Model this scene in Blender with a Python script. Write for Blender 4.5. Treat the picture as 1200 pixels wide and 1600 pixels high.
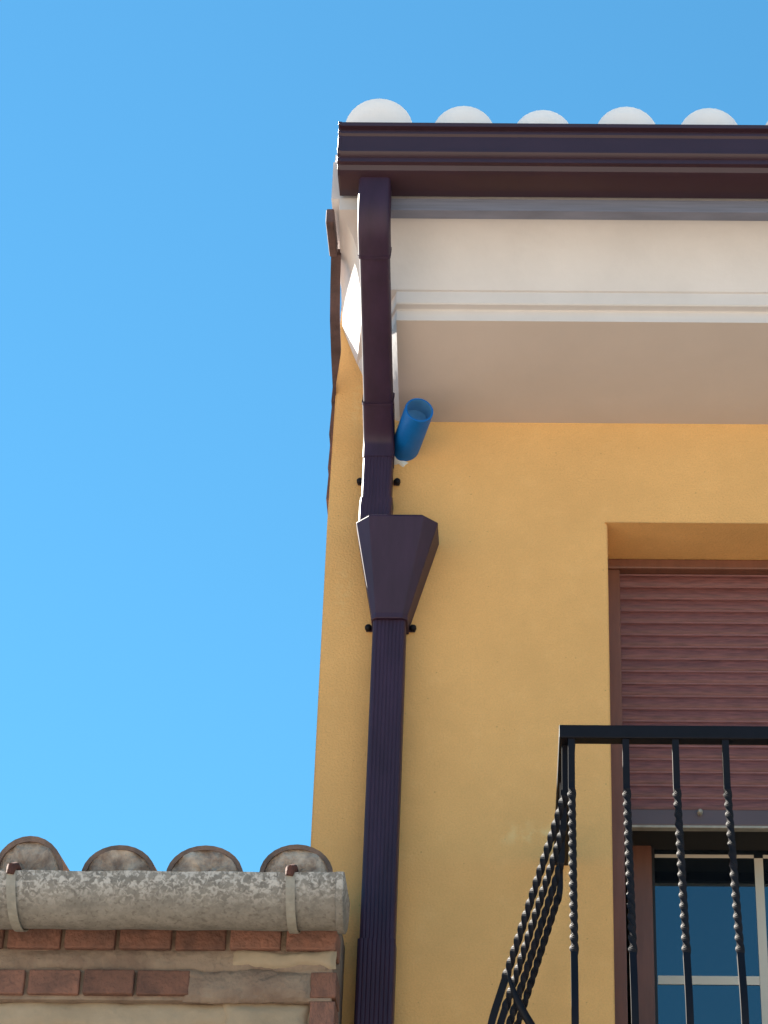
import bpy, bmesh, math, random
from mathutils import Vector, Matrix, noise
R = math.radians
random.seed(11)
S = bpy.context.scene
for o in list(bpy.data.objects): bpy.data.objects.remove(o)
COL = S.collection

# ------------------------------------------------------------------ camera
cam_d = bpy.data.cameras.new('camera'); cam = bpy.data.objects.new('camera', cam_d); COL.objects.link(cam)
cam_d.sensor_fit = 'VERTICAL'; cam_d.sensor_height = 36.0; cam_d.sensor_width = 27.0
cam_d.lens = 36.0 * 3580 / 1600
cam_d.shift_x = (600 - 810) / 1600
cam_d.clip_start = 0.05; cam_d.clip_end = 2000
cam.matrix_world = Matrix.Translation((0, -5.0, 1.6)) @ Matrix.Rotation(R(120), 4, 'X') @ Matrix.Rotation(R(0.4), 4, 'Z')
S.camera = cam
S.render.resolution_x, S.render.resolution_y = 768, 1024

# ------------------------------------------------------------------ sky and sun
SUN_EL = R(35); SUN_H = Vector((-0.78, 0.62)).normalized()          # horizontal direction towards the sun
W = bpy.data.worlds.new('World'); S.world = W; W.use_nodes = True
wn = W.node_tree; bg = wn.nodes['Background']
sky = wn.nodes.new('ShaderNodeTexSky'); sky.sky_type = 'NISHITA'; sky.sun_disc = False
sky.sun_elevation = SUN_EL; sky.sun_rotation = math.atan2(SUN_H.x, SUN_H.y)
sky.altitude = 400; sky.air_density = 1.3; sky.dust_density = 0.0; sky.ozone_density = 8.0
tint = wn.nodes.new('ShaderNodeMix'); tint.data_type = 'RGBA'; tint.blend_type = 'MULTIPLY'; tint.inputs[0].default_value = 1.0
tint.inputs[7].default_value = (0.55, 1.25, 1.45, 1)                    # deep clear blue, the same over the whole sky
gam = wn.nodes.new('ShaderNodeGamma'); gam.inputs[1].default_value = 0.65   # the even, soft sky gradient of the photograph
wn.links.new(sky.outputs[0], gam.inputs[0]); wn.links.new(gam.outputs[0], tint.inputs[6]); wn.links.new(tint.outputs[2], bg.inputs[0]); bg.inputs[1].default_value = 0.05
sl = bpy.data.lights.new('sun', 'SUN'); sl.energy = 5.0; sl.angle = R(0.53); sl.color = (1, 0.92, 0.80)
so = bpy.data.objects.new('sun', sl); COL.objects.link(so)
sv = Vector((SUN_H.x * math.cos(SUN_EL), SUN_H.y * math.cos(SUN_EL), math.sin(SUN_EL)))
so.rotation_euler = (-sv).to_track_quat('-Z', 'Y').to_euler(); so.location = sv * 30
S.view_settings.view_transform = 'Standard'; S.view_settings.look = 'None'
S.view_settings.gamma = 1; S.view_settings.use_curve_mapping = False
S.view_settings.exposure = 2.17

# ------------------------------------------------------------------ materials
def mat(name, col, rough=0.7, metal=0.0, var=0.0, vscale=6.0, col2=None, bump=0.0, bscale=120.0, bdist=0.004,
        stretch=None, rand=0.0, spec=0.5, extra=None):
    m = bpy.data.materials.new(name); m.use_nodes = True
    nt = m.node_tree; N, L = nt.nodes, nt.links; b = N['Principled BSDF']
    b.inputs['Roughness'].default_value = rough; b.inputs['Metallic'].default_value = metal
    b.inputs['Specular IOR Level'].default_value = spec
    tc = N.new('ShaderNodeTexCoord'); mp = N.new('ShaderNodeMapping'); L.new(tc.outputs['Object'], mp.inputs[0])
    if stretch: mp.inputs['Scale'].default_value = stretch
    oi = N.new('ShaderNodeObjectInfo')
    if rand:
        cm = N.new('ShaderNodeCombineXYZ'); mu = N.new('ShaderNodeMath'); mu.operation = 'MULTIPLY'; mu.inputs[1].default_value = 37.0
        L.new(oi.outputs['Random'], mu.inputs[0])
        for i in range(3): L.new(mu.outputs[0], cm.inputs[i])
        L.new(cm.outputs[0], mp.inputs['Location'])
    c2 = col2 or tuple(x * (1 - var) for x in col)
    n1 = N.new('ShaderNodeTexNoise'); n1.inputs['Scale'].default_value = vscale; n1.inputs['Detail'].default_value = 6; n1.inputs['Roughness'].default_value = 0.6
    L.new(mp.outputs[0], n1.inputs['Vector'])
    rp = N.new('ShaderNodeValToRGB'); rp.color_ramp.elements[0].position = 0.35; rp.color_ramp.elements[1].position = 0.68
    rp.color_ramp.elements[0].color = (*c2, 1); rp.color_ramp.elements[1].color = (*col, 1)
    L.new(n1.outputs['Fac'], rp.inputs[0])
    out = rp.outputs[0]
    if rand:
        hs = N.new('ShaderNodeHueSaturation'); mr = N.new('ShaderNodeMapRange')
        mr.inputs['To Min'].default_value = 1 - rand; mr.inputs['To Max'].default_value = 1 + rand
        L.new(oi.outputs['Random'], mr.inputs[0]); L.new(mr.outputs[0], hs.inputs['Value']); L.new(out, hs.inputs['Color']); out = hs.outputs[0]
    if extra: out = extra(nt, tc, out)
    L.new(out, b.inputs['Base Color'])
    if bump:
        n2 = N.new('ShaderNodeTexNoise'); n2.inputs['Scale'].default_value = bscale; n2.inputs['Detail'].default_value = 4
        L.new(mp.outputs[0], n2.inputs['Vector'])
        bp = N.new('ShaderNodeBump'); bp.inputs['Strength'].default_value = bump; bp.inputs['Distance'].default_value = bdist
        L.new(n2.outputs['Fac'], bp.inputs['Height']); L.new(bp.outputs[0], b.inputs['Normal'])
    return m

def mixc(nt, fac, a, colour):
    mx = nt.nodes.new('ShaderNodeMix'); mx.data_type = 'RGBA'
    nt.links.new(fac, mx.inputs[0]); nt.links.new(a, mx.inputs[6])
    if isinstance(colour, tuple): mx.inputs[7].default_value = (*colour, 1)
    else: nt.links.new(colour, mx.inputs[7])
    return mx.outputs[2]

def mrange(nt, v, a, b, c=0.0, d=1.0):
    n = nt.nodes.new('ShaderNodeMapRange'); nt.links.new(v, n.inputs[0])
    for i, x in enumerate((a, b, c, d)): n.inputs[1 + i].default_value = x
    return n.outputs[0]

def stucco_extra(nt, tc, out):
    N, L = nt.nodes, nt.links
    # sparse dark pits in the render
    vo = N.new('ShaderNodeTexVoronoi'); vo.inputs['Scale'].default_value = 42; L.new(tc.outputs['Object'], vo.inputs['Vector'])
    pit = mrange(nt, vo.outputs['Distance'], 0.05, 0.11, 0.55, 0.0)
    sx = N.new('ShaderNodeSeparateColor'); L.new(vo.outputs['Color'], sx.inputs[0])
    keep = mrange(nt, sx.outputs[0], 0.70, 0.74, 0, 1)
    m1 = N.new('ShaderNodeMath'); m1.operation = 'MULTIPLY'; L.new(pit, m1.inputs[0]); L.new(keep, m1.inputs[1])
    out = mixc(nt, m1.outputs[0], out, (0.36, 0.21, 0.08))
    # sandy fine grain
    g = N.new('ShaderNodeTexNoise'); g.inputs['Scale'].default_value = 260; g.inputs['Detail'].default_value = 2; L.new(tc.outputs['Object'], g.inputs['Vector'])
    gf = mrange(nt, g.outputs['Fac'], 0.40, 0.68, 0.0, 0.35)
    out = mixc(nt, gf, out, (0.60, 0.35, 0.135))
    m3 = N.new('ShaderNodeTexNoise'); m3.inputs['Scale'].default_value = 17; m3.inputs['Detail'].default_value = 7; m3.inputs['Roughness'].default_value = 0.7; L.new(tc.outputs['Object'], m3.inputs['Vector'])
    out = mixc(nt, mrange(nt, m3.outputs['Fac'], 0.48, 0.72, 0.0, 0.22), out, (0.66, 0.37, 0.14))
    out = mixc(nt, mrange(nt, m3.outputs['Fac'], 0.46, 0.28, 0.0, 0.22), out, (0.90, 0.56, 0.24))
    # a pale filler smear beside the railing and a scuff near the corner
    for (c, sc, s_, st) in (((0.035, 0.0, 3.62), (9.5, 1, 26), 14, 0.85), ((-0.41, 0, 4.80), (22, 1, 9), 30, 0.4), ((-0.43, 0, 4.25), (30, 1, 7), 25, 0.25)):
        mp = N.new('ShaderNodeMapping'); mp.inputs['Location'].default_value = (-c[0] * sc[0], 0, -c[2] * sc[2]); mp.inputs['Scale'].default_value = (sc[0], 0, sc[2])
        L.new(tc.outputs['Object'], mp.inputs[0])
        ln = N.new('ShaderNodeVectorMath'); ln.operation = 'LENGTH'; L.new(mp.outputs[0], ln.inputs[0])
        f = mrange(nt, ln.outputs['Value'], 0.1, 1.0, 1, 0)
        nz = N.new('ShaderNodeTexNoise'); nz.inputs['Scale'].default_value = s_ * 2; nz.inputs['Detail'].default_value = 5; L.new(tc.outputs['Object'], nz.inputs['Vector'])
        f2 = mrange(nt, nz.outputs['Fac'], 0.45, 0.62, 0, st)
        mm = N.new('ShaderNodeMath'); mm.operation = 'MULTIPLY'; L.new(f, mm.inputs[0]); L.new(f2, mm.inputs[1])
        out = mixc(nt, mm.outputs[0], out, (0.80, 0.58, 0.27))
    return out

def lichen_shade_extra(nt, tc, out):
    N, L = nt.nodes, nt.links
    nz = N.new('ShaderNodeTexNoise'); nz.inputs['Scale'].default_value = 95; nz.inputs['Detail'].default_value = 5; nz.inputs['Distortion'].default_value = 0.8
    L.new(tc.outputs['Object'], nz.inputs['Vector'])
    f = mrange(nt, nz.outputs['Fac'], 0.45, 0.60, 0, 0.92)
    # pale mottle fades downwards: lit rim and shaded belly put into the colour
    sp = N.new('ShaderNodeSeparateXYZ'); L.new(tc.outputs['Object'], sp.inputs[0])
    n3 = N.new('ShaderNodeTexNoise'); n3.inputs['Scale'].default_value = 12; L.new(tc.outputs['Object'], n3.inputs['Vector'])
    ad = N.new('ShaderNodeMath'); ad.operation = 'MULTIPLY_ADD'; ad.inputs[1].default_value = 0.03; L.new(n3.outputs['Fac'], ad.inputs[0]); L.new(sp.outputs['Z'], ad.inputs[2])
    h = mrange(nt, ad.outputs[0], 3.275, 3.32, 0.10, 1)
    m1 = N.new('ShaderNodeMath'); m1.operation = 'MULTIPLY'; L.new(f, m1.inputs[0]); L.new(h, m1.inputs[1])
    out = mixc(nt, m1.outputs[0], out, (0.56, 0.51, 0.46))
    n4 = N.new('ShaderNodeTexNoise'); n4.inputs['Scale'].default_value = 110; n4.inputs['Detail'].default_value = 3; L.new(tc.outputs['Object'], n4.inputs['Vector'])
    f4 = mrange(nt, n4.outputs['Fac'], 0.56, 0.68, 0, 0.5)
    return mixc(nt, f4, out, (0.11, 0.09, 0.075))

M = {}
M['stucco'] = mat('ochre_stucco', (0.84, 0.47, 0.175), 0.92, var=0.10, vscale=3.5, bump=0.6, bscale=170, bdist=0.004, spec=0.2, extra=stucco_extra)
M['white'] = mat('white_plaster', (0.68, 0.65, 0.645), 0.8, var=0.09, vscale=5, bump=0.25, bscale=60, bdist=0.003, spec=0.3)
M['beige'] = mat('beige_soffit_shade', (0.51, 0.435, 0.395), 0.85, var=0.08, vscale=4, bump=0.2, bscale=50, bdist=0.003, spec=0.3)  # cornice underside: its shade is put into a darker, browner colour
M['grey_blue'] = mat('grey_blue_band', (0.20, 0.215, 0.29), 0.5, var=0.25, vscale=10, stretch=(0.6, 1, 14), bump=0.1, bscale=20)
M['side'] = mat('brown_side_tile', (0.115, 0.066, 0.062), 0.8, var=0.5, vscale=18, bump=0.4, bscale=80, rand=0.15)
M['plug_white'] = mat('lime_washed_mortar', (0.90, 0.88, 0.88), 0.9, var=0.06, vscale=14, bump=0.4, bscale=90, bdist=0.003, rand=0.04)
M['tile_pale'] = mat('lime_washed_tile', (0.80, 0.78, 0.78), 0.9, var=0.3, vscale=20, bump=0.3, bscale=90, rand=0.1)
M['brown'] = mat('brown_lacquered_aluminium', (0.042, 0.019, 0.030), 0.38, var=0.12, vscale=9, bump=0.05, bscale=25, spec=0.5)
M['brown_pipe'] = mat('brown_lacquered_downpipe', (0.042, 0.019, 0.044), 0.5, var=0.32, vscale=14, stretch=(1.6, 1, 0.35), bump=0.08, bscale=30, spec=0.32)
M['iron'] = mat('black_wrought_iron', (0.006, 0.005, 0.009), 0.55, var=0.3, vscale=30, bump=0.15, bscale=160, bdist=0.002, spec=0.22)
M['shutter'] = mat('mahogany_shutter', (0.215, 0.074, 0.066), 0.5, col2=(0.105, 0.033, 0.031), vscale=8, stretch=(2.6, 1, 30), bump=0.12, bscale=20, bdist=0.002, rand=0.05)
M['lit_lip'] = mat('shutter_lit_lip', (0.27, 0.115, 0.105), 0.5, var=0.25, vscale=9, stretch=(3, 1, 3))  # lighter colour paints the reflected light line along each slat
M['frame'] = mat('mahogany_frame', (0.20, 0.078, 0.048), 0.45, var=0.2, vscale=8, stretch=(8, 1, 1), bump=0.08, bscale=30, bdist=0.002)
M['bar_metal'] = mat('shutter_end_bar', (0.105, 0.068, 0.072), 0.4, metal=0.0, var=0.1)
M['muntin'] = mat('beige_glazing_bar', (0.62, 0.55, 0.45), 0.5, var=0.05)
M['glass'] = mat('window_glass', (0.006, 0.009, 0.014), 0.02, var=0.0, spec=0.5)
M['glass'].node_tree.nodes['Principled BSDF'].inputs['IOR'].default_value = 2.2
M['glass'].node_tree.nodes['Principled BSDF'].inputs['Specular Tint'].default_value = (0.72, 0.90, 1.0, 1)   # coated insulating glass
M['dark'] = mat('dark_interior', (0.02, 0.018, 0.018), 0.9)
M['seal'] = mat('rubber_seal', (0.012, 0.012, 0.014), 0.6)
M['blue'] = mat('blue_plastic_tube', (0.001, 0.13, 0.44), 0.5, spec=0.3, var=0.12, vscale=25, bump=0.08, bscale=60)
M['blue_in'] = mat('blue_plastic_inside', (0.060, 0.22, 0.46), 0.55, var=0.15, vscale=25)
M['foam'] = mat('white_foam', (0.75, 0.74, 0.70), 0.9, bump=0.5, bscale=150)
M['zinc'] = mat('lichened_grey_gutter', (0.29, 0.26, 0.225), 0.8, var=0.35, vscale=30, bump=0.5, bscale=140, bdist=0.003, extra=lichen_shade_extra)
M['strap'] = mat('galvanised_strap', (0.36, 0.33, 0.28), 0.6, var=0.3, vscale=40, bump=0.2, bscale=100)
M['rust'] = mat('rusty_hook', (0.13, 0.045, 0.03), 0.85, var=0.5, vscale=60, bump=0.5, bscale=150)
M['tile_old'] = mat('weathered_clay_tile', (0.22, 0.14, 0.105), 0.9, col2=(0.10, 0.075, 0.065), vscale=22, bump=0.6, bscale=90, rand=0.15)
M['plug_old'] = mat('grey_brown_mortar', (0.58, 0.45, 0.345), 0.95, col2=(0.24, 0.165, 0.125), vscale=30, bump=0.8, bscale=110, bdist=0.006, rand=0.12)
M['brick'] = mat('red_brick', (0.265, 0.122, 0.083), 0.9, col2=(0.155, 0.078, 0.058), vscale=24, bump=1.0, bscale=90, bdist=0.006, rand=0.28)
M['mortar'] = mat('lime_mortar', (0.32, 0.24, 0.175), 0.95, col2=(0.20, 0.135, 0.10), vscale=12, bump=0.8, bscale=70, bdist=0.008)
M['old_plaster'] = mat('beige_lime_plaster', (0.42, 0.325, 0.225), 0.95, col2=(0.34, 0.26, 0.175), vscale=7, bump=0.6, bscale=45, bdist=0.006)
M['ground'] = mat('pale_street_paving', (0.44, 0.37, 0.30), 0.9, var=0.2, vscale=1.5, bump=0.3, bscale=30)
M['slab'] = mat('balcony_concrete', (0.62, 0.40, 0.16), 0.9, var=0.1, bump=0.4)

# ------------------------------------------------------------------ builders
class MB:
    def __init__(s): s.bm = bmesh.new()
    def box(s, x0, x1, y0, y1, z0, z1, bev=0.0):
        t = bmesh.new(); bmesh.ops.create_cube(t, size=1)
        for v in t.verts: v.co = Vector(((x0 + x1) / 2 + v.co.x * (x1 - x0), (y0 + y1) / 2 + v.co.y * (y1 - y0), (z0 + z1) / 2 + v.co.z * (z1 - z0)))
        if bev: bmesh.ops.bevel(t, geom=t.edges[:], offset=bev, segments=2, affect='EDGES', profile=0.5)
        s.merge(t); return s
    def merge(s, t):
        me = bpy.data.meshes.new('tmp'); t.to_mesh(me); t.free(); s.bm.from_mesh(me); bpy.data.meshes.remove(me)
    def loft(s, rings, closed=True, caps=True):
        vs = [[s.bm.verts.new(p) for p in r] for r in rings]; n = len(vs[0])
        for a, b in zip(vs, vs[1:]):
            for i in range(n if closed else n - 1):
                j = (i + 1) % n
                s.bm.faces.new((a[i], a[j], b[j], b[i]))
        if caps and closed:
            s.bm.faces.new(vs[0][::-1]); s.bm.faces.new(vs[-1])
        return s
    def tube(s, pts, r, n=10, caps=True):
        pts = [Vector(p) for p in pts]; rings = []; up = None
        for i, p in enumerate(pts):
            d = (pts[min(i + 1, len(pts) - 1)] - pts[max(i - 1, 0)]).normalized()
            if up is None: up = d.orthogonal().normalized()
            up = (up - d * up.dot(d)).normalized(); sd = d.cross(up)
            rr = r[i] if isinstance(r, (list, tuple)) else r
            rings.append([p + (up * math.cos(a) + sd * math.sin(a)) * rr for a in [2 * math.pi * k / n for k in range(n)]])
        return s.loft(rings, True, caps)
    def build(s, name, m, parent=None, smooth=None, bev=0.0, seg=2):
        bm = s.bm
        if bev:
            bmesh.ops.remove_doubles(bm, verts=bm.verts[:], dist=1e-5)
            bm.normal_update()
            es = [e for e in bm.edges if len(e.link_faces) == 2 and e.calc_face_angle(0) > R(35)]
            bmesh.ops.bevel(bm, geom=es, offset=bev, segments=seg, affect='EDGES', profile=0.5)
        bmesh.ops.recalc_face_normals(bm, faces=bm.faces[:])
        me = bpy.data.meshes.new(name); bm.to_mesh(me); bm.free(); me.materials.append(M[m])
        if smooth is not None:
            me.shade_smooth()
            try: me.set_sharp_from_angle(angle=R(smooth))
            except Exception: pass
        return link(name, me, parent)
ORIG = {}
def link(name, me, parent=None, at=None):
    o = bpy.data.objects.new(name, me); COL.objects.link(o)
    if at is not None: o.location = at
    if parent is not None:
        o.parent = parent; o.location = o.location - world_of(parent)
    return o
def world_of(o):
    v = Vector(o.location)
    while o.parent: o = o.parent; v = v + o.location
    return v
def tag(o, label, cat, group=None, kind=None):
    if label: o['label'] = label
    if cat: o['category'] = cat
    if group: o['group'] = group
    if kind: o['kind'] = kind
    return o
def thing(name, loc, label, cat, group=None):
    o = bpy.data.objects.new(name, None); COL.objects.link(o); o.location = loc; o.empty_display_size = 0.1
    return tag(o, label, cat, group)

# ------------------------------------------------------------------ ground
g = MB(); g.box(-900, 900, -900, 900, -0.3, 0.0)
tag(g.build('ground', 'ground'), None, None, kind='structure')

# ------------------------------------------------------------------ the yellow house
XL, XR = -0.474, 3.2
WX0, WX1, WZ0, WZ1 = 0.224, 1.40, 2.56, 4.455
house = thing('yellow_house', (1.3, 0, 0), 'ochre yellow rendered house with white cornice and brown window shutter', 'house')
w = MB(); bm = w.bm
xs, zs = [XL, WX0, WX1, XR], [0.0, WZ0, WZ1, 5.10]
YB = 0.56
def quad(*p): return bm.faces.new([bm.verts.new(q) for q in p])
for i in range(3):
    for k in range(3):
        if i == 1 and k == 1: continue
        quad((xs[i], 0, zs[k]), (xs[i+1], 0, zs[k]), (xs[i+1], 0, zs[k+1]), (xs[i], 0, zs[k+1]))
quad((WX0, 0, WZ0), (WX0, YB, WZ0), (WX0, YB, WZ1), (WX0, 0, WZ1)); quad((WX1, 0, WZ0), (WX1, YB, WZ0), (WX1, YB, WZ1), (WX1, 0, WZ1))
quad((WX0, 0, WZ1), (WX1, 0, WZ1), (WX1, YB, WZ1), (WX0, YB, WZ1)); quad((WX0, 0, WZ0), (WX1, 0, WZ0), (WX1, YB, WZ0), (WX0, YB, WZ0))
for z0, z1 in zip(zs, zs[1:]):
    quad((XL, 0, z0), (XL, 6, z0), (XL, 6, z1), (XL, 0, z1)); quad((XR, 0, z0), (XR, 6, z0), (XR, 6, z1), (XR, 0, z1))
bmesh.ops.remove_doubles(bm, verts=bm.verts[:], dist=1e-4)
bm.normal_update()
es = [e for e in bm.edges if len(e.link_faces) == 2 and e.calc_face_angle(0) > R(60)]
bmesh.ops.bevel(bm, geom=es, offset=0.006, segments=3, affect='EDGES', profile=0.5)
quad((XL, 6, 0), (XR, 6, 0), (XR, 6, 6.96), (XL, 6, 6.96))
for x in (XL, XR): quad((x, 0, 5.102), (x, 6, 5.102), (x, 6, 6.96), (x, 0, 5.17))      # gable
w.build('wall', 'stucco', house)
b = MB(); b.box(WX0 - 0.2, WX1 + 0.2, 0.565, 1.8, WZ0 - 0.1, 5.0); b.build('room_lining', 'dark', house)

# cornice: profile (outward d, z), with a return on the left that dies into the wall
soff = [(-0.004, 4.752)]
for k in range(1, 9):
    t = k / 8; soff.append((0.30 * t, 4.752 + 0.110 * (0.55 * t + 0.45 * t * t)))
prof = [soff[-1], (0.300, 4.891), (0.303, 4.894), (0.324, 4.894), (0.327, 4.897), (0.327, 4.930)]
for k in range(0, 11):
    a = (0.36 + 0.64 * k / 10) * math.pi / 2
    prof.append((0.306 + 0.173 * (1 - math.cos(a)), 4.856 + 0.192 * (math.sin(a) - 0.536) / 0.464 * 0.605 + 0.076))
prof += [(0.502, 5.050), (0.502, 5.085)]
def mitre_x(d): return -0.307 if d < 0.3275 else min(-0.385, -0.385 - 0.060 * ((d - 0.33) / 0.17)) if d < 0.5 else -0.445
def wall_x(z):
    t = min(1, max(0, (z - 4.752) / 0.30)); return -0.307 - 0.163 * t ** 0.62
def return_rings(pr): 
    out = []
    for k in range(9):
        t = k / 8; e = 1 - t
        out.append([(wall_x(z) * e + mitre_x(d) * t, 0.003 * e - d * t, z) for d, z in pr])
    return out
c = MB(); c.loft(return_rings(prof) + [[(XR, -d, z) for d, z in prof]], closed=False)
cornice = c.build('cornice', 'white', house, smooth=28)
c = MB(); c.loft(return_rings(soff), closed=False); c.build('cornice_return', 'white', cornice, smooth=28)
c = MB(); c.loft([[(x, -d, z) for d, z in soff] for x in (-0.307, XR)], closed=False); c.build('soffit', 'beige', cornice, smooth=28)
band = [(0.476, 5.044), (0.5045, 5.048), (0.5055, 5.0825), (0.503, 5.0825), (0.503, 5.0505), (0.476, 5.047)]
c = MB(); c.loft([[(x, -d, z) for d, z in band] for x in (-0.35, XR)]); c.build('cornice_top_band', 'grey_blue', house)  # grey-blue band along the cornice top, just below the gutter
# eave board on top of the cornice, closing it up to the roof
b = MB(); b.box(-0.466, XR, -0.498, 0.5, 5.086, 5.20); b.build('eave_slab', 'white', house)

# verge: a brown capping box, a board under the roof edge and old tiles hung on the side wall
vg = MB(); vg.box(-0.480, -0.460, -0.47, -0.325, 5.035, 5.078, 0.004)
vg.build('verge_cap', 'side', house)
vpath = [(-0.4815, -0.325, 5.042), (-0.4865, -0.25, 5.005), (-0.4905, -0.17, 4.952), (-0.4905, -0.09, 4.90), (-0.4885, -0.02, 4.845), (-0.4885, 0.05, 4.80)]
vg = MB(); vg.loft([[(x + 0.005, y, z), (x + (0.030 if y < -0.05 else 0.013), y, z), (x + (0.030 if y < -0.05 else 0.013), y, z + 0.02), (x + 0.005, y, z + 0.02)] for x, y, z in vpath]); vg.build('verge_board', 'side', house)
tm = MB(); tm.loft([[(0.006, y, 0.0), (-0.010 - 0.003 * math.sin(y * 9), y, 0.004), (-0.007, y, 0.10), (-0.004, y, 0.135), (0.006, y, 0.135)] for y in (0.012, 0.10, 0.19)])
tile_me = None
for r_ in range(5):
    z = 4.525 + r_ * 0.098
    for q in range(8):
        y = q * 0.185
        if tile_me is None:
            o = tm.build('side_tile', 'side', house); tile_me = o.data; o.location = o.location + Vector((XL - 0.003, y, z))
        else:
            o = link('side_tile', tile_me, house, (XL - 0.003 - random.uniform(0, 0.005), y + random.uniform(-0.004, 0.004), z + random.uniform(-0.008, 0.008)))

# roof with barrel tiles and mortar plugged mouths
def barrel(L=0.44, rx=0.077, rz=0.077, th=0.012, taper=0.86, n=14):
    m = MB(); rings = []
    for (y, s) in ((0, 1), (L * 0.5, (1 + taper) / 2), (L, taper)):
        rings.append([(-math.cos(math.pi * k / n) * rx * s, y, math.sin(math.pi * k / n) * rz * s) for k in range(n + 1)] +
                     [(math.cos(math.pi * k / n) * (rx * s - th), y, math.sin(math.pi * k / n) * (rz * s - th)) for k in range(n + 1)])
    m.loft(rings); return m
def plug(rx=0.066, rz=0.066, n=14, rough=0.0, bulge=0.004, seed=0):
    rnd = random.Random(seed); m = MB(); bm = m.bm
    rings = []
    for s, y in ((1.0, 0.012 if rough else 0.0025), (0.97, 0.004 if rough else 0.0005), (0.6, 0.002 - bulge), (0.25, 0.001 - bulge)):
        rings.append([bm.verts.new((-math.cos(math.pi * k / n) * rx * s, y + rnd.uniform(-1, 1) * rough, math.sin(math.pi * k / n) * rz * s - (1 - s) * 0.0)) for k in range(n + 1)])
    cc = bm.verts.new((0, 0.001 - bulge, 0))
    for a, b_ in zip(rings, rings[1:]):
        for k in range(n): bm.faces.new((a[k], a[k+1], b_[k+1], b_[k]))
    for k in range(n): bm.faces.new((rings[-1][k], rings[-1][k+1], cc))
    # skirt of mortar below the mouth, bedding the tile
    lo = [bm.verts.new((x * rx, 0.002, -0.05)) for x in (-1, 1)]
    base = [r[0] for r in rings] + [cc] + [r[-1] for r in rings[::-1]]
    bm.faces.new(base + [lo[1], lo[0]])
    return m
def rot_link(name, me, parent, at, slope, tilt=0, yaw=0, sc=(1, 1, 1)):
    o = link(name, me, parent, at); o.rotation_euler = (slope, tilt, yaw); o.scale = sc; return o

roof = MB().box(-0.462, XR, -0.50, 0.0, 5.205, 5.222)
bm = roof.bm
vs = [bm.verts.new(p) for p in ((-0.480, 0.0, 5.21), (XR, 0.0, 5.21), (XR, 6.0, 7.0), (-0.480, 6.0, 7.0))]; bm.faces.new(vs)
roof = roof.build('roof', 'tile_pale', house)
tB = barrel(); tB_o = None; pB = None
SL = R(16.5)
cols = [(-0.352, 5.248, 1.09), (-0.142, 5.235, 1.0), (0.054, 5.228, 0.955), (0.261, 5.236, 1.0), (0.466, 5.235, 0.985), (0.676, 5.236, 1.0)] + \
       [(0.676 + 0.206 * k + random.uniform(-0.006, 0.006), 5.235 + random.uniform(-0.005, 0.005), random.uniform(0.97, 1.03)) for k in range(1, 12)]
tile_mesh = barrel(th=0.007).build('roof_tile', 'tile_pale', roof, smooth=40)
plug_mesh = plug(0.0785, 0.0785, bulge=0.004).build('tile_mortar', 'plug_white', roof, smooth=60)
td, pd = tile_mesh.data, plug_mesh.data
bpy.data.objects.remove(tile_mesh); bpy.data.objects.remove(plug_mesh)
for (x, z, s) in cols:
    for r_ in range(4):
        dy = r_ * 0.36
        rot_link('roof_tile', td, roof, (x + random.uniform(-.004, .004) * (r_ > 0), -0.560 + dy * math.cos(SL), z + dy * math.sin(SL) + 0.004 * r_), SL, random.uniform(-.02, .02), random.uniform(-.015, .015), (s, 1, s))
    rot_link('tile_mortar', pd, roof, (x, -0.5645, z), SL, 0, 0, (s, 1, s))
for a, b_ in zip(cols, cols[1:]):                                    # channel tiles between the covers
    for r_ in range(4):
        dy = r_ * 0.36
        o = rot_link('channel_tile', td, roof, ((a[0] + b_[0]) / 2, -0.575 + dy * math.cos(SL) + 0.43 * 0, 5.222 + dy * math.sin(SL)), SL, math.pi, 0, (0.8, 1, 0.35))

# window and roller shutter
FY0, FY1 = 0.368, 0.430
fx0, fx1, fz0, fz1 = WX0 + 0.062, WX1 - 0.062, WZ0 + 0.01, 3.735
def frame_mesh(x0, x1, z0, z1, wd, y0, y1):
    m = MB()
    rr = [[(x0, y, z0), (x1, y, z0), (x1, y, z1), (x0, y, z1)] for y in (y0, y1)]
    ri = [[(x0 + wd, y, z0 + wd), (x1 - wd, y, z0 + wd), (x1 - wd, y, z1 - wd), (x0 + wd, y, z1 - wd)] for y in (y0, y1)]
    m.loft([rr[0], rr[1], ri[1], ri[0], rr[0]], caps=False); return m
window = frame_mesh(fx0, fx1, fz0, fz1 + 0.35, 0.052, FY0, FY1).build('window', 'frame', house, bev=0.004)
xm = (fx0 + fx1) / 2
sash = MB(); sash.box(xm - 0.035, xm + 0.035, FY0 - 0.01, FY1 - 0.002, fz0 + 0.053, fz1 + 0.29, 0.005); sash.build('meeting_stile', 'frame', window)
def bar(x0, x1, y0, z0, z1): m = MB(); m.box(x0, x1, y0, 0.3930, z0, z1, 0.0006); m.build('glazing_bar', 'muntin', window)
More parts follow.
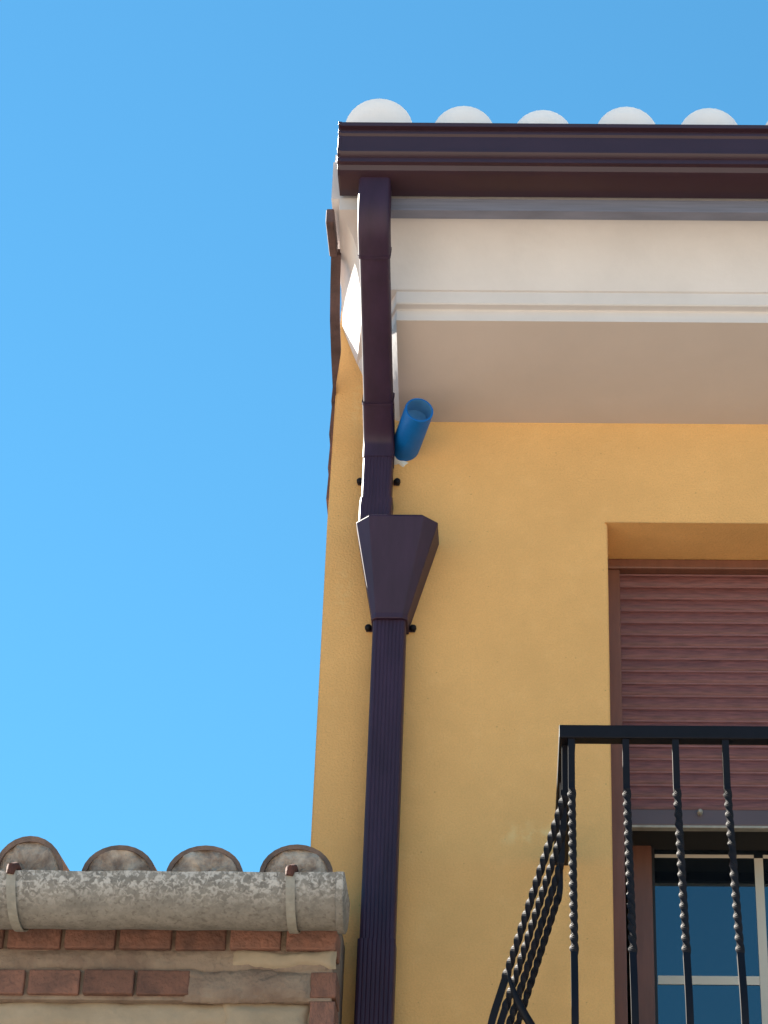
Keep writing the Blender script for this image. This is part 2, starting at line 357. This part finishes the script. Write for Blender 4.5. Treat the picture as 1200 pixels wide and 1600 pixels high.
for x0, x1 in ((fx0 + 0.052, xm - 0.036), (xm + 0.036, fx1 - 0.052)):
    m = MB(); m.box(x0 + 0.001, x1 - 0.001, 0.394, 0.418, fz0 + 0.053, fz1 + 0.29); m.build('pane', 'glass', window)
    m = MB(); m.box(x0 + 0.0005, x0 + 0.007, 0.382, 0.3935, fz0 + 0.053, fz1 + 0.29); m.build('seal', 'seal', window)
    xv = 0.606 if x0 < xm - 0.2 else x1 - (0.606 - (fx0 + 0.052))
    bar(xv - 0.011, xv + 0.011, 0.3905, fz0 + 0.054, 3.718)
    for z in (3.402, 3.09, 2.78):
        bar(x0 + 0.009, xv - 0.0115, 0.3910, z - 0.011, z + 0.011); bar(xv + 0.0115, x1 - 0.001, 0.3910, z - 0.011, z + 0.011)
    bar(x0 + 0.009, xv - 0.0115, 0.3910, 3.718, 3.727); bar(xv + 0.0115, x1 - 0.001, 0.3910, 3.718, 3.727)
SHY = 0.205
m = MB(); m.box(WX0 + 0.03, WX1 - 0.03, SHY + 0.032, SHY + 0.2, 3.74, 4.42); shutter = m.build('roller_shutter', 'dark', house)
for x in (WX0 + 0.004, WX1 - 0.038):
    m = MB(); m.box(x, x + 0.034, SHY - 0.02, SHY + 0.030, WZ0 + 0.01, 4.425, 0.003); m.build('guide_rail', 'frame', shutter)
m = MB(); m.box(WX0 + 0.002, WX1 - 0.002, SHY - 0.026, SHY + 0.03, 4.4255, 4.4535, 0.004); m.build('head_trim', 'frame', shutter)
pitch = 0.0345
sp = [(0.006, 0.0), (-0.0015, 0.0), (-0.0030, 0.0016), (-0.0042, 0.010), (-0.0042, 0.020), (-0.0030, 0.0270), (-0.0014, 0.0290), (-0.0026, 0.0300), (-0.0026, pitch - 0.0003), (0.006, pitch - 0.0003)]
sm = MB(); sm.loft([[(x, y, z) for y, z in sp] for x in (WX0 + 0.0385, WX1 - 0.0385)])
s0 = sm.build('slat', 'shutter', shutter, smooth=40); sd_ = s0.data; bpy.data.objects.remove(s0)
sd_.materials.append(M['lit_lip'])
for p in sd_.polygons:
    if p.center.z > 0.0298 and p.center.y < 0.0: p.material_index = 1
ztop = 4.424
k = 0
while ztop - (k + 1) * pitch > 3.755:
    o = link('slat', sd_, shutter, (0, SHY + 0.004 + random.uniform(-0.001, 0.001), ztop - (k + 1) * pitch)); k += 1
zb = ztop - k * pitch
m = MB(); m.box(WX0 + 0.0385, WX1 - 0.0385, SHY - 0.008, SHY + 0.012, zb - 0.043, zb - 0.001, 0.003); bar = m.build('end_bar', 'bar_metal', shutter)
m = MB(); m.box(WX0 + 0.0385, WX1 - 0.0385, SHY - 0.010, SHY + 0.014, zb - 0.050, zb - 0.0435, 0.001); m.build('end_bar_lip', 'strap', shutter)
for x in (0.447, 1.18):
    m = MB(); m.tube([(x, SHY - 0.008, zb - 0.012), (x, SHY - 0.022, zb - 0.012), (x, SHY - 0.026, zb - 0.012)], [0.0065, 0.0065, 0.004], 12); m.build('stop_knob', 'strap', shutter, smooth=40)

# balcony slab (below the picture)
m = MB(); m.box(0.02, 1.62, -0.76, -0.002, 2.40, 2.545, 0.006); m.build('balcony_slab', 'slab', house)

# ------------------------------------------------------------------ gutter
gut = thing('rain_gutter', (0.3, -0.57, 5.08), 'dark brown metal box gutter along the white cornice of the yellow house', 'gutter')
gp = [(0.508, 5.205), (0.508, 5.089), (0.513, 5.0835), (0.592, 5.0835), (0.606, 5.090), (0.612, 5.101), (0.622, 5.104), (0.622, 5.116), (0.630, 5.120),
      (0.634, 5.126), (0.634, 5.132), (0.629, 5.136), (0.629, 5.176), (0.634, 5.181), (0.634, 5.187), (0.629, 5.191), (0.629, 5.196), (0.642, 5.198), (0.643, 5.208), (0.632, 5.210)]
inner = [(d - 0.004 if d > 0.56 else d + 0.004, z + 0.004 if z < 5.1 else z) for d, z in gp[::-1]]
m = MB(); m.loft([[(x, -d, z) for d, z in gp + [(0.622, 5.206), (0.600, 5.096), (0.518, 5.092), (0.513, 5.2)]] for x in (-0.438, XR)])
m.build('trough', 'brown', gut, smooth=30)
m = MB(); m.loft([[(x, -(0.575 + (d - 0.575) * 1.02), z + 0.001) for d, z in gp] for x in (-0.4445, -0.436)]); m.build('end_cap', 'brown', gut, bev=0.001)

# ------------------------------------------------------------------ downpipe
dp = thing('downpipe', (-0.31, -0.045, 0.0), 'dark brown rectangular downpipe with flared hopper head on the yellow wall', 'downpipe')
def fluted(hw, hd, nf=6, dep=0.0016, cham=0.008):
    """closed outline (x,y) of a rectangular pipe with a fluted front (front is -y)"""
    p = [(-hw, hd - cham), (-hw, -hd + cham), (-hw + cham * .4, -hd + cham * .35), (-hw + cham, -hd)]
    a, b_ = -hw + cham, hw - cham
    if nf:
        for i in range(nf):
            t0 = a + (b_ - a) * (i + 0.22) / nf; t1 = a + (b_ - a) * (i + 0.5) / nf; t2 = a + (b_ - a) * (i + 0.78) / nf
            p += [(t0, -hd), (t1, -hd + dep), (t2, -hd)]
    p += [(hw - cham, -hd), (hw - cham * .4, -hd + cham * .35), (hw, -hd + cham), (hw, hd - cham), (hw - cham, hd), (-hw + cham, hd)]
    return p
def sweep(path, outline, scale=None):
    """sweep in the YZ plane with mitred joints; outline y is across the path (front side is -y when going down)"""
    pts = [Vector(p) for p in path]; rings = []
    for i, p in enumerate(pts):
        d0 = (pts[i] - pts[i-1]).normalized() if i else (pts[1] - pts[0]).normalized()
        d1 = (pts[i+1] - pts[i]).normalized() if i < len(pts) - 1 else d0
        t = (d0 + d1).normalized(); nrm = Vector((0, -t.z, t.y))
        if i == 0 or i == len(pts) - 1: f = 1
        else: f = 1 / max(0.4, t.dot(d0))
        sc = scale[i] if scale else 1
        # for a path going down (0,0,-1): nrm = (0,1,0) => outline +y is to the wall
        rings.append([Vector((p.x + x * sc, p.y, p.z)) + nrm * (y * f * sc) for x, y in outline])
    m = MB(); m.loft(rings); return m
UX, LX = -0.3545, -0.310
PYC = -0.047
top_c, bend1, bend2 = (UX, -0.553, 5.088), (UX, -0.551, 4.985), (UX, PYC, 4.668)
plain = fluted(0.036, 0.032, 0)
big = fluted(0.0385, 0.0345, 0)
def lerp(a, b_, t): return tuple(x + (y - x) * t for x, y in zip(a, b_))
def rounded(path, r, n=5):
    """replace inner corners of a path by short arcs"""
    P = [Vector(p) for p in path]; out = [P[0]]
    for a, p, b_ in zip(P, P[1:], P[2:]):
        u1, u2 = (a - p).normalized(), (b_ - p).normalized(); q0, q1 = p + u1 * min(r, (a - p).length * .49), p + u2 * min(r, (b_ - p).length * .49)
        for k in range(n + 1):
            t = k / n; out.append(q0 * (1 - t) ** 2 + p * 2 * t * (1 - t) + q1 * t * t)
    return out + [P[-1]]
# outlet elbow hanging from the gutter
sweep(rounded([top_c, bend1, lerp(bend1, bend2, 0.14)], 0.05), big).build('outlet_elbow', 'brown_pipe', dp, smooth=35)
sweep([lerp(bend1, bend2, 0.10), lerp(bend1, bend2, 0.86)], plain).build('offset_pipe', 'brown_pipe', dp, smooth=35)
sweep(rounded([lerp(bend1, bend2, 0.80), bend2, (UX, PYC, 4.60)], 0.05), big).build('lower_elbow', 'brown_pipe', dp, smooth=35)
for t in (0.14, 0.80):
    sweep([lerp(bend1, bend2, t), lerp(bend1, bend2, t + 0.012)], fluted(0.0398, 0.0358, 0)).build('joint_lip', 'brown_pipe', dp, smooth=25)
sweep([(UX, PYC, 4.61), (UX, PYC, 4.47)], fluted(0.037, 0.033, 7, 0.0012)).build('short_pipe', 'brown_pipe', dp, smooth=20)
sweep([(UX + 0.001, PYC - 0.001, 4.482), (UX - 0.001, PYC, 4.46), (UX - 0.001, PYC, 4.38)], fluted(0.0400, 0.036, 7, 0.0012)).build('pipe_collar', 'brown_pipe', dp, smooth=20)
# hopper
def hop_ring(z, l, r, yf, cut, cy=None):
    cy = cut if cy is None else cy
    return [(l, -0.004, z), (l, -yf + cy, z), (l + cut, -yf, z), (r - cut, -yf, z), (r, -yf + cy, z), (r, -0.004, z)]
hm = MB(); hm.loft([hop_ring(4.398, -0.392, -0.205, 0.138, 0.032, 0.034), hop_ring(4.391, -0.399, -0.197, 0.145, 0.034, 0.036),
                    hop_ring(4.150, -0.354, -0.265, 0.094, 0.012, 0.012), hop_ring(4.136, -0.354, -0.265, 0.093, 0.012, 0.012)])
hop = hm.build('hopper_head', 'brown_pipe', dp, bev=0.0022, seg=2)
for pz in (0.0,):
    sweep([(LX, PYC, 4.16), (LX, PYC, 2.6), (LX, PYC, 0.05)], fluted(0.0395, 0.036, 7, 0.0016)).build('lower_pipe', 'brown_pipe', dp, smooth=20)
def clip(x, z, hw):
    for sg in (-1, 1):
        a, b_ = sorted((x + sg * hw, x + sg * (hw + 0.016)))
        m = MB(); m.box(a, b_, -0.010, -0.004, z - 0.008, z + 0.008, 0.002); o = m.build('pipe_clip', 'brown_pipe', dp)
        cx_ = x + sg * (hw + 0.010)
        q = MB(); q.tube([(cx_, -0.0095, z), (cx_, -0.016, z), (cx_, -0.020, z), (cx_, -0.022, z)], [0.0085, 0.0085, 0.0065, 0.003], 14); q.build('screw', 'iron', o, smooth=40)
clip(UX, 4.566, 0.0372); clip(LX, 4.150, 0.0445); clip(LX, 2.75, 0.04)
sweep([(LX - 0.001, PYC, 3.335), (LX - 0.001, PYC, 2.0), (LX - 0.001, PYC, 0.06)], fluted(0.0425, 0.039, 7, 0.0016)).build('pipe_sleeve', 'brown_pipe', dp, smooth=20)

# ------------------------------------------------------------------ blue tube stub
bt = thing('plastic_tube_stub', (-0.293, 0, 4.674), 'short open blue plastic tube sticking out of the wall beside the downpipe', 'tube')
A, B_ = Vector((-0.300, 0.03, 4.668)), Vector((-0.2490, -0.172, 4.680))
ax = (B_ - A).normalized()
m = MB()
u = ax.orthogonal().normalized(); v_ = ax.cross(u)
def ring(c, r, n=36): return [c + (u * math.cos(2 * math.pi * k / n) + v_ * math.sin(2 * math.pi * k / n)) * r for k in range(n)]
m.loft([ring(A, 0.0365), ring(B_ - ax * 0.003, 0.0365), ring(B_, 0.0355), ring(B_, 0.0315)], caps=False); m.build('tube_body', 'blue', bt, smooth=40)
m = MB(); m.loft([ring(B_, 0.0314), ring(B_ - ax * 0.003, 0.0308), ring(A, 0.0308)], caps=False); m.bm.faces.new([m.bm.verts.new(p) for p in ring(B_ - ax * 0.045, 0.0307)]); m.build('tube_inside', 'blue_in', bt, smooth=40)
m = MB(); rnd = random.Random(4); rings = []
for (t, r0) in ((0.030, 0.0370), (0.034, 0.043), (0.026, 0.050), (0.0, 0.052)):
    pp = ring(A + ax * 0.004, 1.0, 24); rings.append([A + (p - A - ax * 0.004) * (r0 + rnd.uniform(-.006, .006) * (r0 > .038)) + ax * (t + rnd.uniform(-.004, .004)) for p in pp])
m.loft(rings, caps=False); m.build('foam_collar', 'foam', bt, smooth=50)

# ------------------------------------------------------------------ balcony railing
rail = thing('balcony_railing', (0.8, -0.72, 2.545), 'black wrought iron balcony railing with twisted bellied bars before the shuttered window', 'railing')
RX0, RX1, RY = 0.0865, 1.545, -0.720
RZ = 3.540
m = MB(); m.box(RX0, RX1, RY - 0.001, RY + 0.032, RZ, RZ + 0.029, 0.002); m.build('top_rail', 'iron', rail)
for x in (RX0, RX1 - 0.034):
    m = MB(); m.box(x, x + 0.034, RY + 0.0325, -0.002, RZ + 0.0015, RZ + 0.0275, 0.002); m.build('side_rail', 'iron', rail)
m = MB(); m.box(RX0 + 0.01, RX1 - 0.01, RY, RY + 0.012, 2.60, 2.63, 0.002); m.build('bottom_rail', 'iron', rail)
for x in (RX0, RX1 - 0.012):
    m = MB(); m.box(x, x + 0.012, RY + 0.0125, -0.002, 2.60, 2.63, 0.002); m.build('bottom_side_rail', 'iron', rail)
def baluster(a=0.0068):
    """square bar in local coordinates: hangs from z=0, bellies towards -y"""
    pts, tw = [], []
    def add(y, z, w): pts.append((y, z)); tw.append(w)
    add(0, 0, 0); add(0, -0.05, 0); add(0, -0.098, 0); add(-0.001, -0.108, 0)
    n = 96; L = 0.385; ln = 0.305
    for k in range(n + 1):
        t = k / n; add(-0.002 - ln * L * t, -0.112 - L * t, t)
    y0, z0 = pts[-1]
    add(y0 - ln * 0.06, z0 - 0.06, 1); y0, z0 = pts[-1]
    for k in range(1, 6):
        t = k / 5; add(y0 - ln * 0.09 * (t - 0.5 * t * t), z0 - 0.09 * t, 1)
    y0, z0 = pts[-1]
    for k in range(1, 9):                                             # belly: swing back to the floor
        t = k / 8; add(y0 * 0.5 * (1 + math.cos(math.pi * t)), z0 - (0.925 + z0) * t, 1)
    rings = []
    for i, (y, z) in enumerate(pts):
        j0, j1 = max(i - 1, 0), min(i + 1, len(pts) - 1)
        d = Vector((0, pts[j1][0] - pts[j0][0], pts[j1][1] - pts[j0][1])).normalized(); nn = Vector((0, -d.z, d.y))
        ang = tw[i] * math.pi / 2 * 16; e = min(1, 14 * tw[i], 14 * (1 - tw[i])); s = a * (1 - 0.13 * max(0, e))
        rings.append([Vector((0, y, z)) + Vector((1, 0, 0)) * (s * math.sqrt(2) * math.cos(ang + q)) + nn * (s * math.sqrt(2) * math.sin(ang + q)) for q in (math.pi/4, 3*math.pi/4, 5*math.pi/4, 7*math.pi/4)])
    mb = MB(); mb.loft(rings); return mb
b0 = baluster().build('baluster', 'iron', rail); bd = b0.data; bpy.data.objects.remove(b0)
fx = [0.1115, 0.2225, 0.3240, 0.4260] + [0.4260 + 0.102 * k for k in range(1, 11)] + [1.5285]
for x in fx: link('baluster', bd, rail, (x, RY + 0.010, RZ + 0.0005))
for x, s in ((RX0 + 0.013, -1), (RX1 - 0.013, 1)):
    for y in (-0.675, -0.490, -0.305, -0.120):
        o = link('baluster', bd, rail, (x, y, RZ + 0.0005)); o.rotation_euler = (0, 0, s * math.pi / 2)
# flat scroll strap clasping the side bars at their belly
m = MB(); pts = [(-0.015 + 0.034 * t + 0.05 * t * t, -0.70, 3.055 - 0.16 * t) for t in [k / 12 for k in range(13)]]
m.tube(pts, [0.002 + 0.006 * min(1, k / 5) for k in range(13)], 8); m.build('scroll', 'iron', rail, smooth=60)

# ------------------------------------------------------------------ the older neighbouring house
nh = thing('old_neighbour_house', (-2.5, 0, 0), 'low old house with red brick eave courses and beige plaster', 'house')
NX = -0.378; NY = -0.285; NL = -5.0
m = MB(); m.box(NL, NX - 0.004, NY, -0.004, 0.0, 3.115, 0.004); m.box(NL, -0.478, -0.003, 5.0, 0.0, 3.34); m.build('wall', 'old_plaster', nh)
# mortar core behind the brick courses and lumpy smears over them
m = MB(); m.box(NL, NX - 0.008, NY - 0.026, -0.004, 3.1155, 3.34, 0.003); core = m.build('eave_mortar', 'mortar', nh)
bk = MB().box(-0.055, 0.055, -0.05, 0.05, -0.0265, 0.0265, 0.0035).build('brick', 'brick', core); bkd = bk.data; bpy.data.objects.remove(bk)
def brick(x, y, z, sx=1, rz=0, sz=1):
    o = link('brick', bkd, core, (x, y, z)); o.scale = (sx, 1, sz); o.rotation_euler = (random.uniform(-.015, .015), random.uniform(-.012, .012), rz + random.uniform(-.02, .02)); return o
x = NX - 0.055; k = 0
while x > -2.6:
    brick(x, NY + 0.010 + random.uniform(-.004, .004), 3.250, random.uniform(0.96, 1.03)); x -= 0.1175 + random.uniform(-.002, .003)
x = -0.742
for k in range(17):
    brick(x, NY + 0.007 + random.uniform(-.004, .004), 3.150 + random.uniform(-.002, .002), random.uniform(0.96, 1.02)); x -= 0.1165 + random.uniform(-.003, .006)
brick(-0.655, NY + 0.019, 3.150, 0.55); brick(-0.54, NY + 0.021, 3.148, 0.8)
brick(NX - 0.026, NY + 0.020, 3.150, 0.5, 0, 1.05); brick(NX - 0.026, NY + 0.024, 3.090, 0.48); brick(NX - 0.026, NY + 0.024, 3.030, 0.5); brick(NX - 0.026, NY + 0.024, 2.970, 0.48)
# hand-thrown mortar smears: lumpy sheets with thickness
def smear(x0, x1, z0, z1, y, seed, matn='mortar', thick=0.010):
    off = Vector((seed * 7.3, seed * 3.1, seed)); bm_ = bmesh.new(); nx, nz = max(6, int((x1 - x0) / 0.008)), max(5, int((z1 - z0) / 0.006))
    fb = lambda a, b, f: noise.fractal(Vector((a * f, b * f, 0)) + off, 0.9, 2.1, 4)
    V = []
    for j in range(nz + 1):
        row = []
        for i in range(nx + 1):
            u_, w_ = i / nx, j / nz; xx = x0 + (x1 - x0) * u_; zz = z0 + (z1 - z0) * w_
            ed = min(1, 6 * min(u_, 1 - u_) * (x1 - x0) / 0.12, 3.0 * min(w_, 1 - w_))
            zz += 0.010 * fb(xx, w_ > 0.5, 9); xx += 0.006 * fb(zz, u_ > 0.5, 20)
            lump = 0.55 + 0.5 * fb(xx, zz, 16)
            row.append(bm_.verts.new((xx, y - thick * (0.3 + lump) * max(0, ed) + (0.008 if ed <= 0 else 0) - 0.0015 * fb(xx, zz, 70), zz)))
        V.append(row)
    for j in range(nz):
        for i in range(nx): bm_.faces.new((V[j][i], V[j][i+1], V[j+1][i+1], V[j+1][i]))
    mb = MB(); mb.bm.free(); mb.bm = bm_; return mb.build('mortar_smear', matn, core, smooth=70)
smear(-2.0, NX - 0.010, 3.172, 3.230, NY - 0.024, 1, 'mortar', 0.010)
smear(-0.70, NX - 0.050, 3.112, 3.180, NY - 0.032, 2, 'mortar', 0.008)
smear(-0.60, NX - 0.004, 3.186, 3.224, NY - 0.034, 3, 'old_plaster', 0.007)
smear(-0.62, NX - 0.052, 3.040, 3.122, NY - 0.004, 5, 'old_plaster', 0.014)
smear(-2.0, -0.58, 3.060, 3.119, NY - 0.001, 6, 'old_plaster', 0.007)
smear(-0.56, -0.44, 3.120, 3.170, NY - 0.036, 7, 'mortar', 0.008)
smear(-0.75, -0.60, 3.150, 3.185, NY - 0.032, 8, 'mortar', 0.006)

nroof = MB(); bm = nroof.bm
vs = [bm.verts.new(p) for p in ((NL, -0.40, 3.325), (-0.48, -0.40, 3.325), (-0.48, 5.0, 4.10), (NL, 5.0, 4.10))]; bm.faces.new(vs)
nroof = nroof.build('roof', 'mortar', nh)
t2 = barrel(0.44, 0.083, 0.068, 0.010, 0.80).build('roof_tile', 'tile_old', nroof, smooth=40); t2d = t2.data; bpy.data.objects.remove(t2)
p2d = []
for sd in range(3):
    p2 = plug(0.0745, 0.0595, rough=0.006, bulge=0.004, seed=sd).build('tile_mortar', 'plug_old', nroof, smooth=70); p2d.append(p2.data); bpy.data.objects.remove(p2)
SN = R(9)
ncols = [(-0.462, 3.345, 0.94, 0.96), (-0.655, 3.342, 0.98, 0.95), (-0.836, 3.340, 0.95, 0.97), (-1.026, 3.345, 0.89, 1.17)] + [(-1.026 - 0.19 * k, 3.342, random.uniform(.93, 1), random.uniform(.93, 1.08)) for k in range(1, 9)]
for i, (x, z, sx, sz) in enumerate(ncols):
    for r_ in range(1 if i == 0 else 4):
        dy = r_ * 0.36
        rot_link('roof_tile', t2d, nroof, (x, -0.445 + dy * math.cos(SN), z + dy * math.sin(SN) + 0.003 * r_), SN, random.uniform(-.03, .03), random.uniform(-.02, .02), (sx, 0.96 if i == 0 else 1, sz))
    rot_link('tile_mortar', p2d[i % 3], nroof, (x, -0.445, z), SN, 0, 0, (sx, 1, sz))
for a, b_ in zip(ncols[1:], ncols[2:]):
    for r_ in range(4):
        dy = r_ * 0.36
        rot_link('channel_tile', t2d, nroof, ((a[0] + b_[0]) / 2, -0.46 + dy * math.cos(SN), 3.328 + dy * math.sin(SN)), SN, math.pi, 0, (0.8, 1, 0.35))

# neighbour's half round gutter
ng = thing('half_round_gutter', (-1.2, -0.42, 3.235), 'weathered half round grey gutter on strap hooks below old clay roof tiles', 'gutter')
GY, GZ, GR = -0.420, 3.326, 0.090
def half(r, n=18): return [(GY - math.cos(math.pi * k / n) * r, GZ - math.sin(math.pi * k / n) * r) for k in range(n + 1)]
m = MB(); rings = []
rnd = random.Random(3)
nseg = 60; GX0, GX1 = -2.8, -0.366
for k in range(nseg + 1):
    x = GX0 + (GX1 - GX0) * k / nseg; j = 0.0012 * math.sin(k * 1.3) + rnd.uniform(-.0006, .0006)
    rings.append([(x, y, z + j) for y, z in half(GR) + [(GY + GR - 0.007, GZ)] + half(GR - 0.008)[::-1][1:-1] + [(GY - GR + 0.007, GZ)]])
m.loft(rings); m.build('trough', 'zinc', ng, smooth=50)
m = MB(); m.loft([[(x, y, z) for y, z in half(GR + e)] for x, e in ((-0.374, 0.001), (-0.372, 0.006), (-0.358, 0.006), (-0.355, 0.001))]); m.build('end_cap', 'zinc', ng, smooth=35)
for x in (-0.467, -1.045, -1.62, -2.2):
    m = MB(); tilt = random.uniform(-.010, .010) if x < -1 else 0.004
    rr = []
    for k in range(0, 15):
        a = math.pi * k / 18
        for_r = GR + 0.0025
        xx = x + tilt * (k / 14)
        ca, sa = math.cos(a), math.sin(a)
        rr.append([(xx - 0.0095, GY - ca * for_r, GZ - sa * for_r), (xx + 0.0095, GY - ca * for_r, GZ - sa * for_r),
                   (xx + 0.0095, GY - ca * (for_r + 0.003), GZ - sa * (for_r + 0.003)), (xx - 0.0095, GY - ca * (for_r + 0.003), GZ - sa * (for_r + 0.003))])
    m.loft(rr); st = m.build('strap', 'strap', ng)
    m = MB(); m.tube([(x - 0.002, GY - GR - 0.006, GZ - 0.010), (x, GY - GR - 0.006, GZ + 0.004), (x + 0.004, GY - GR + 0.010, GZ + 0.012), (x + 0.008, GY - GR + 0.05, GZ + 0.010)], [0.008, 0.011, 0.010, 0.006], 8); m.build('hook', 'rust', st, smooth=50)
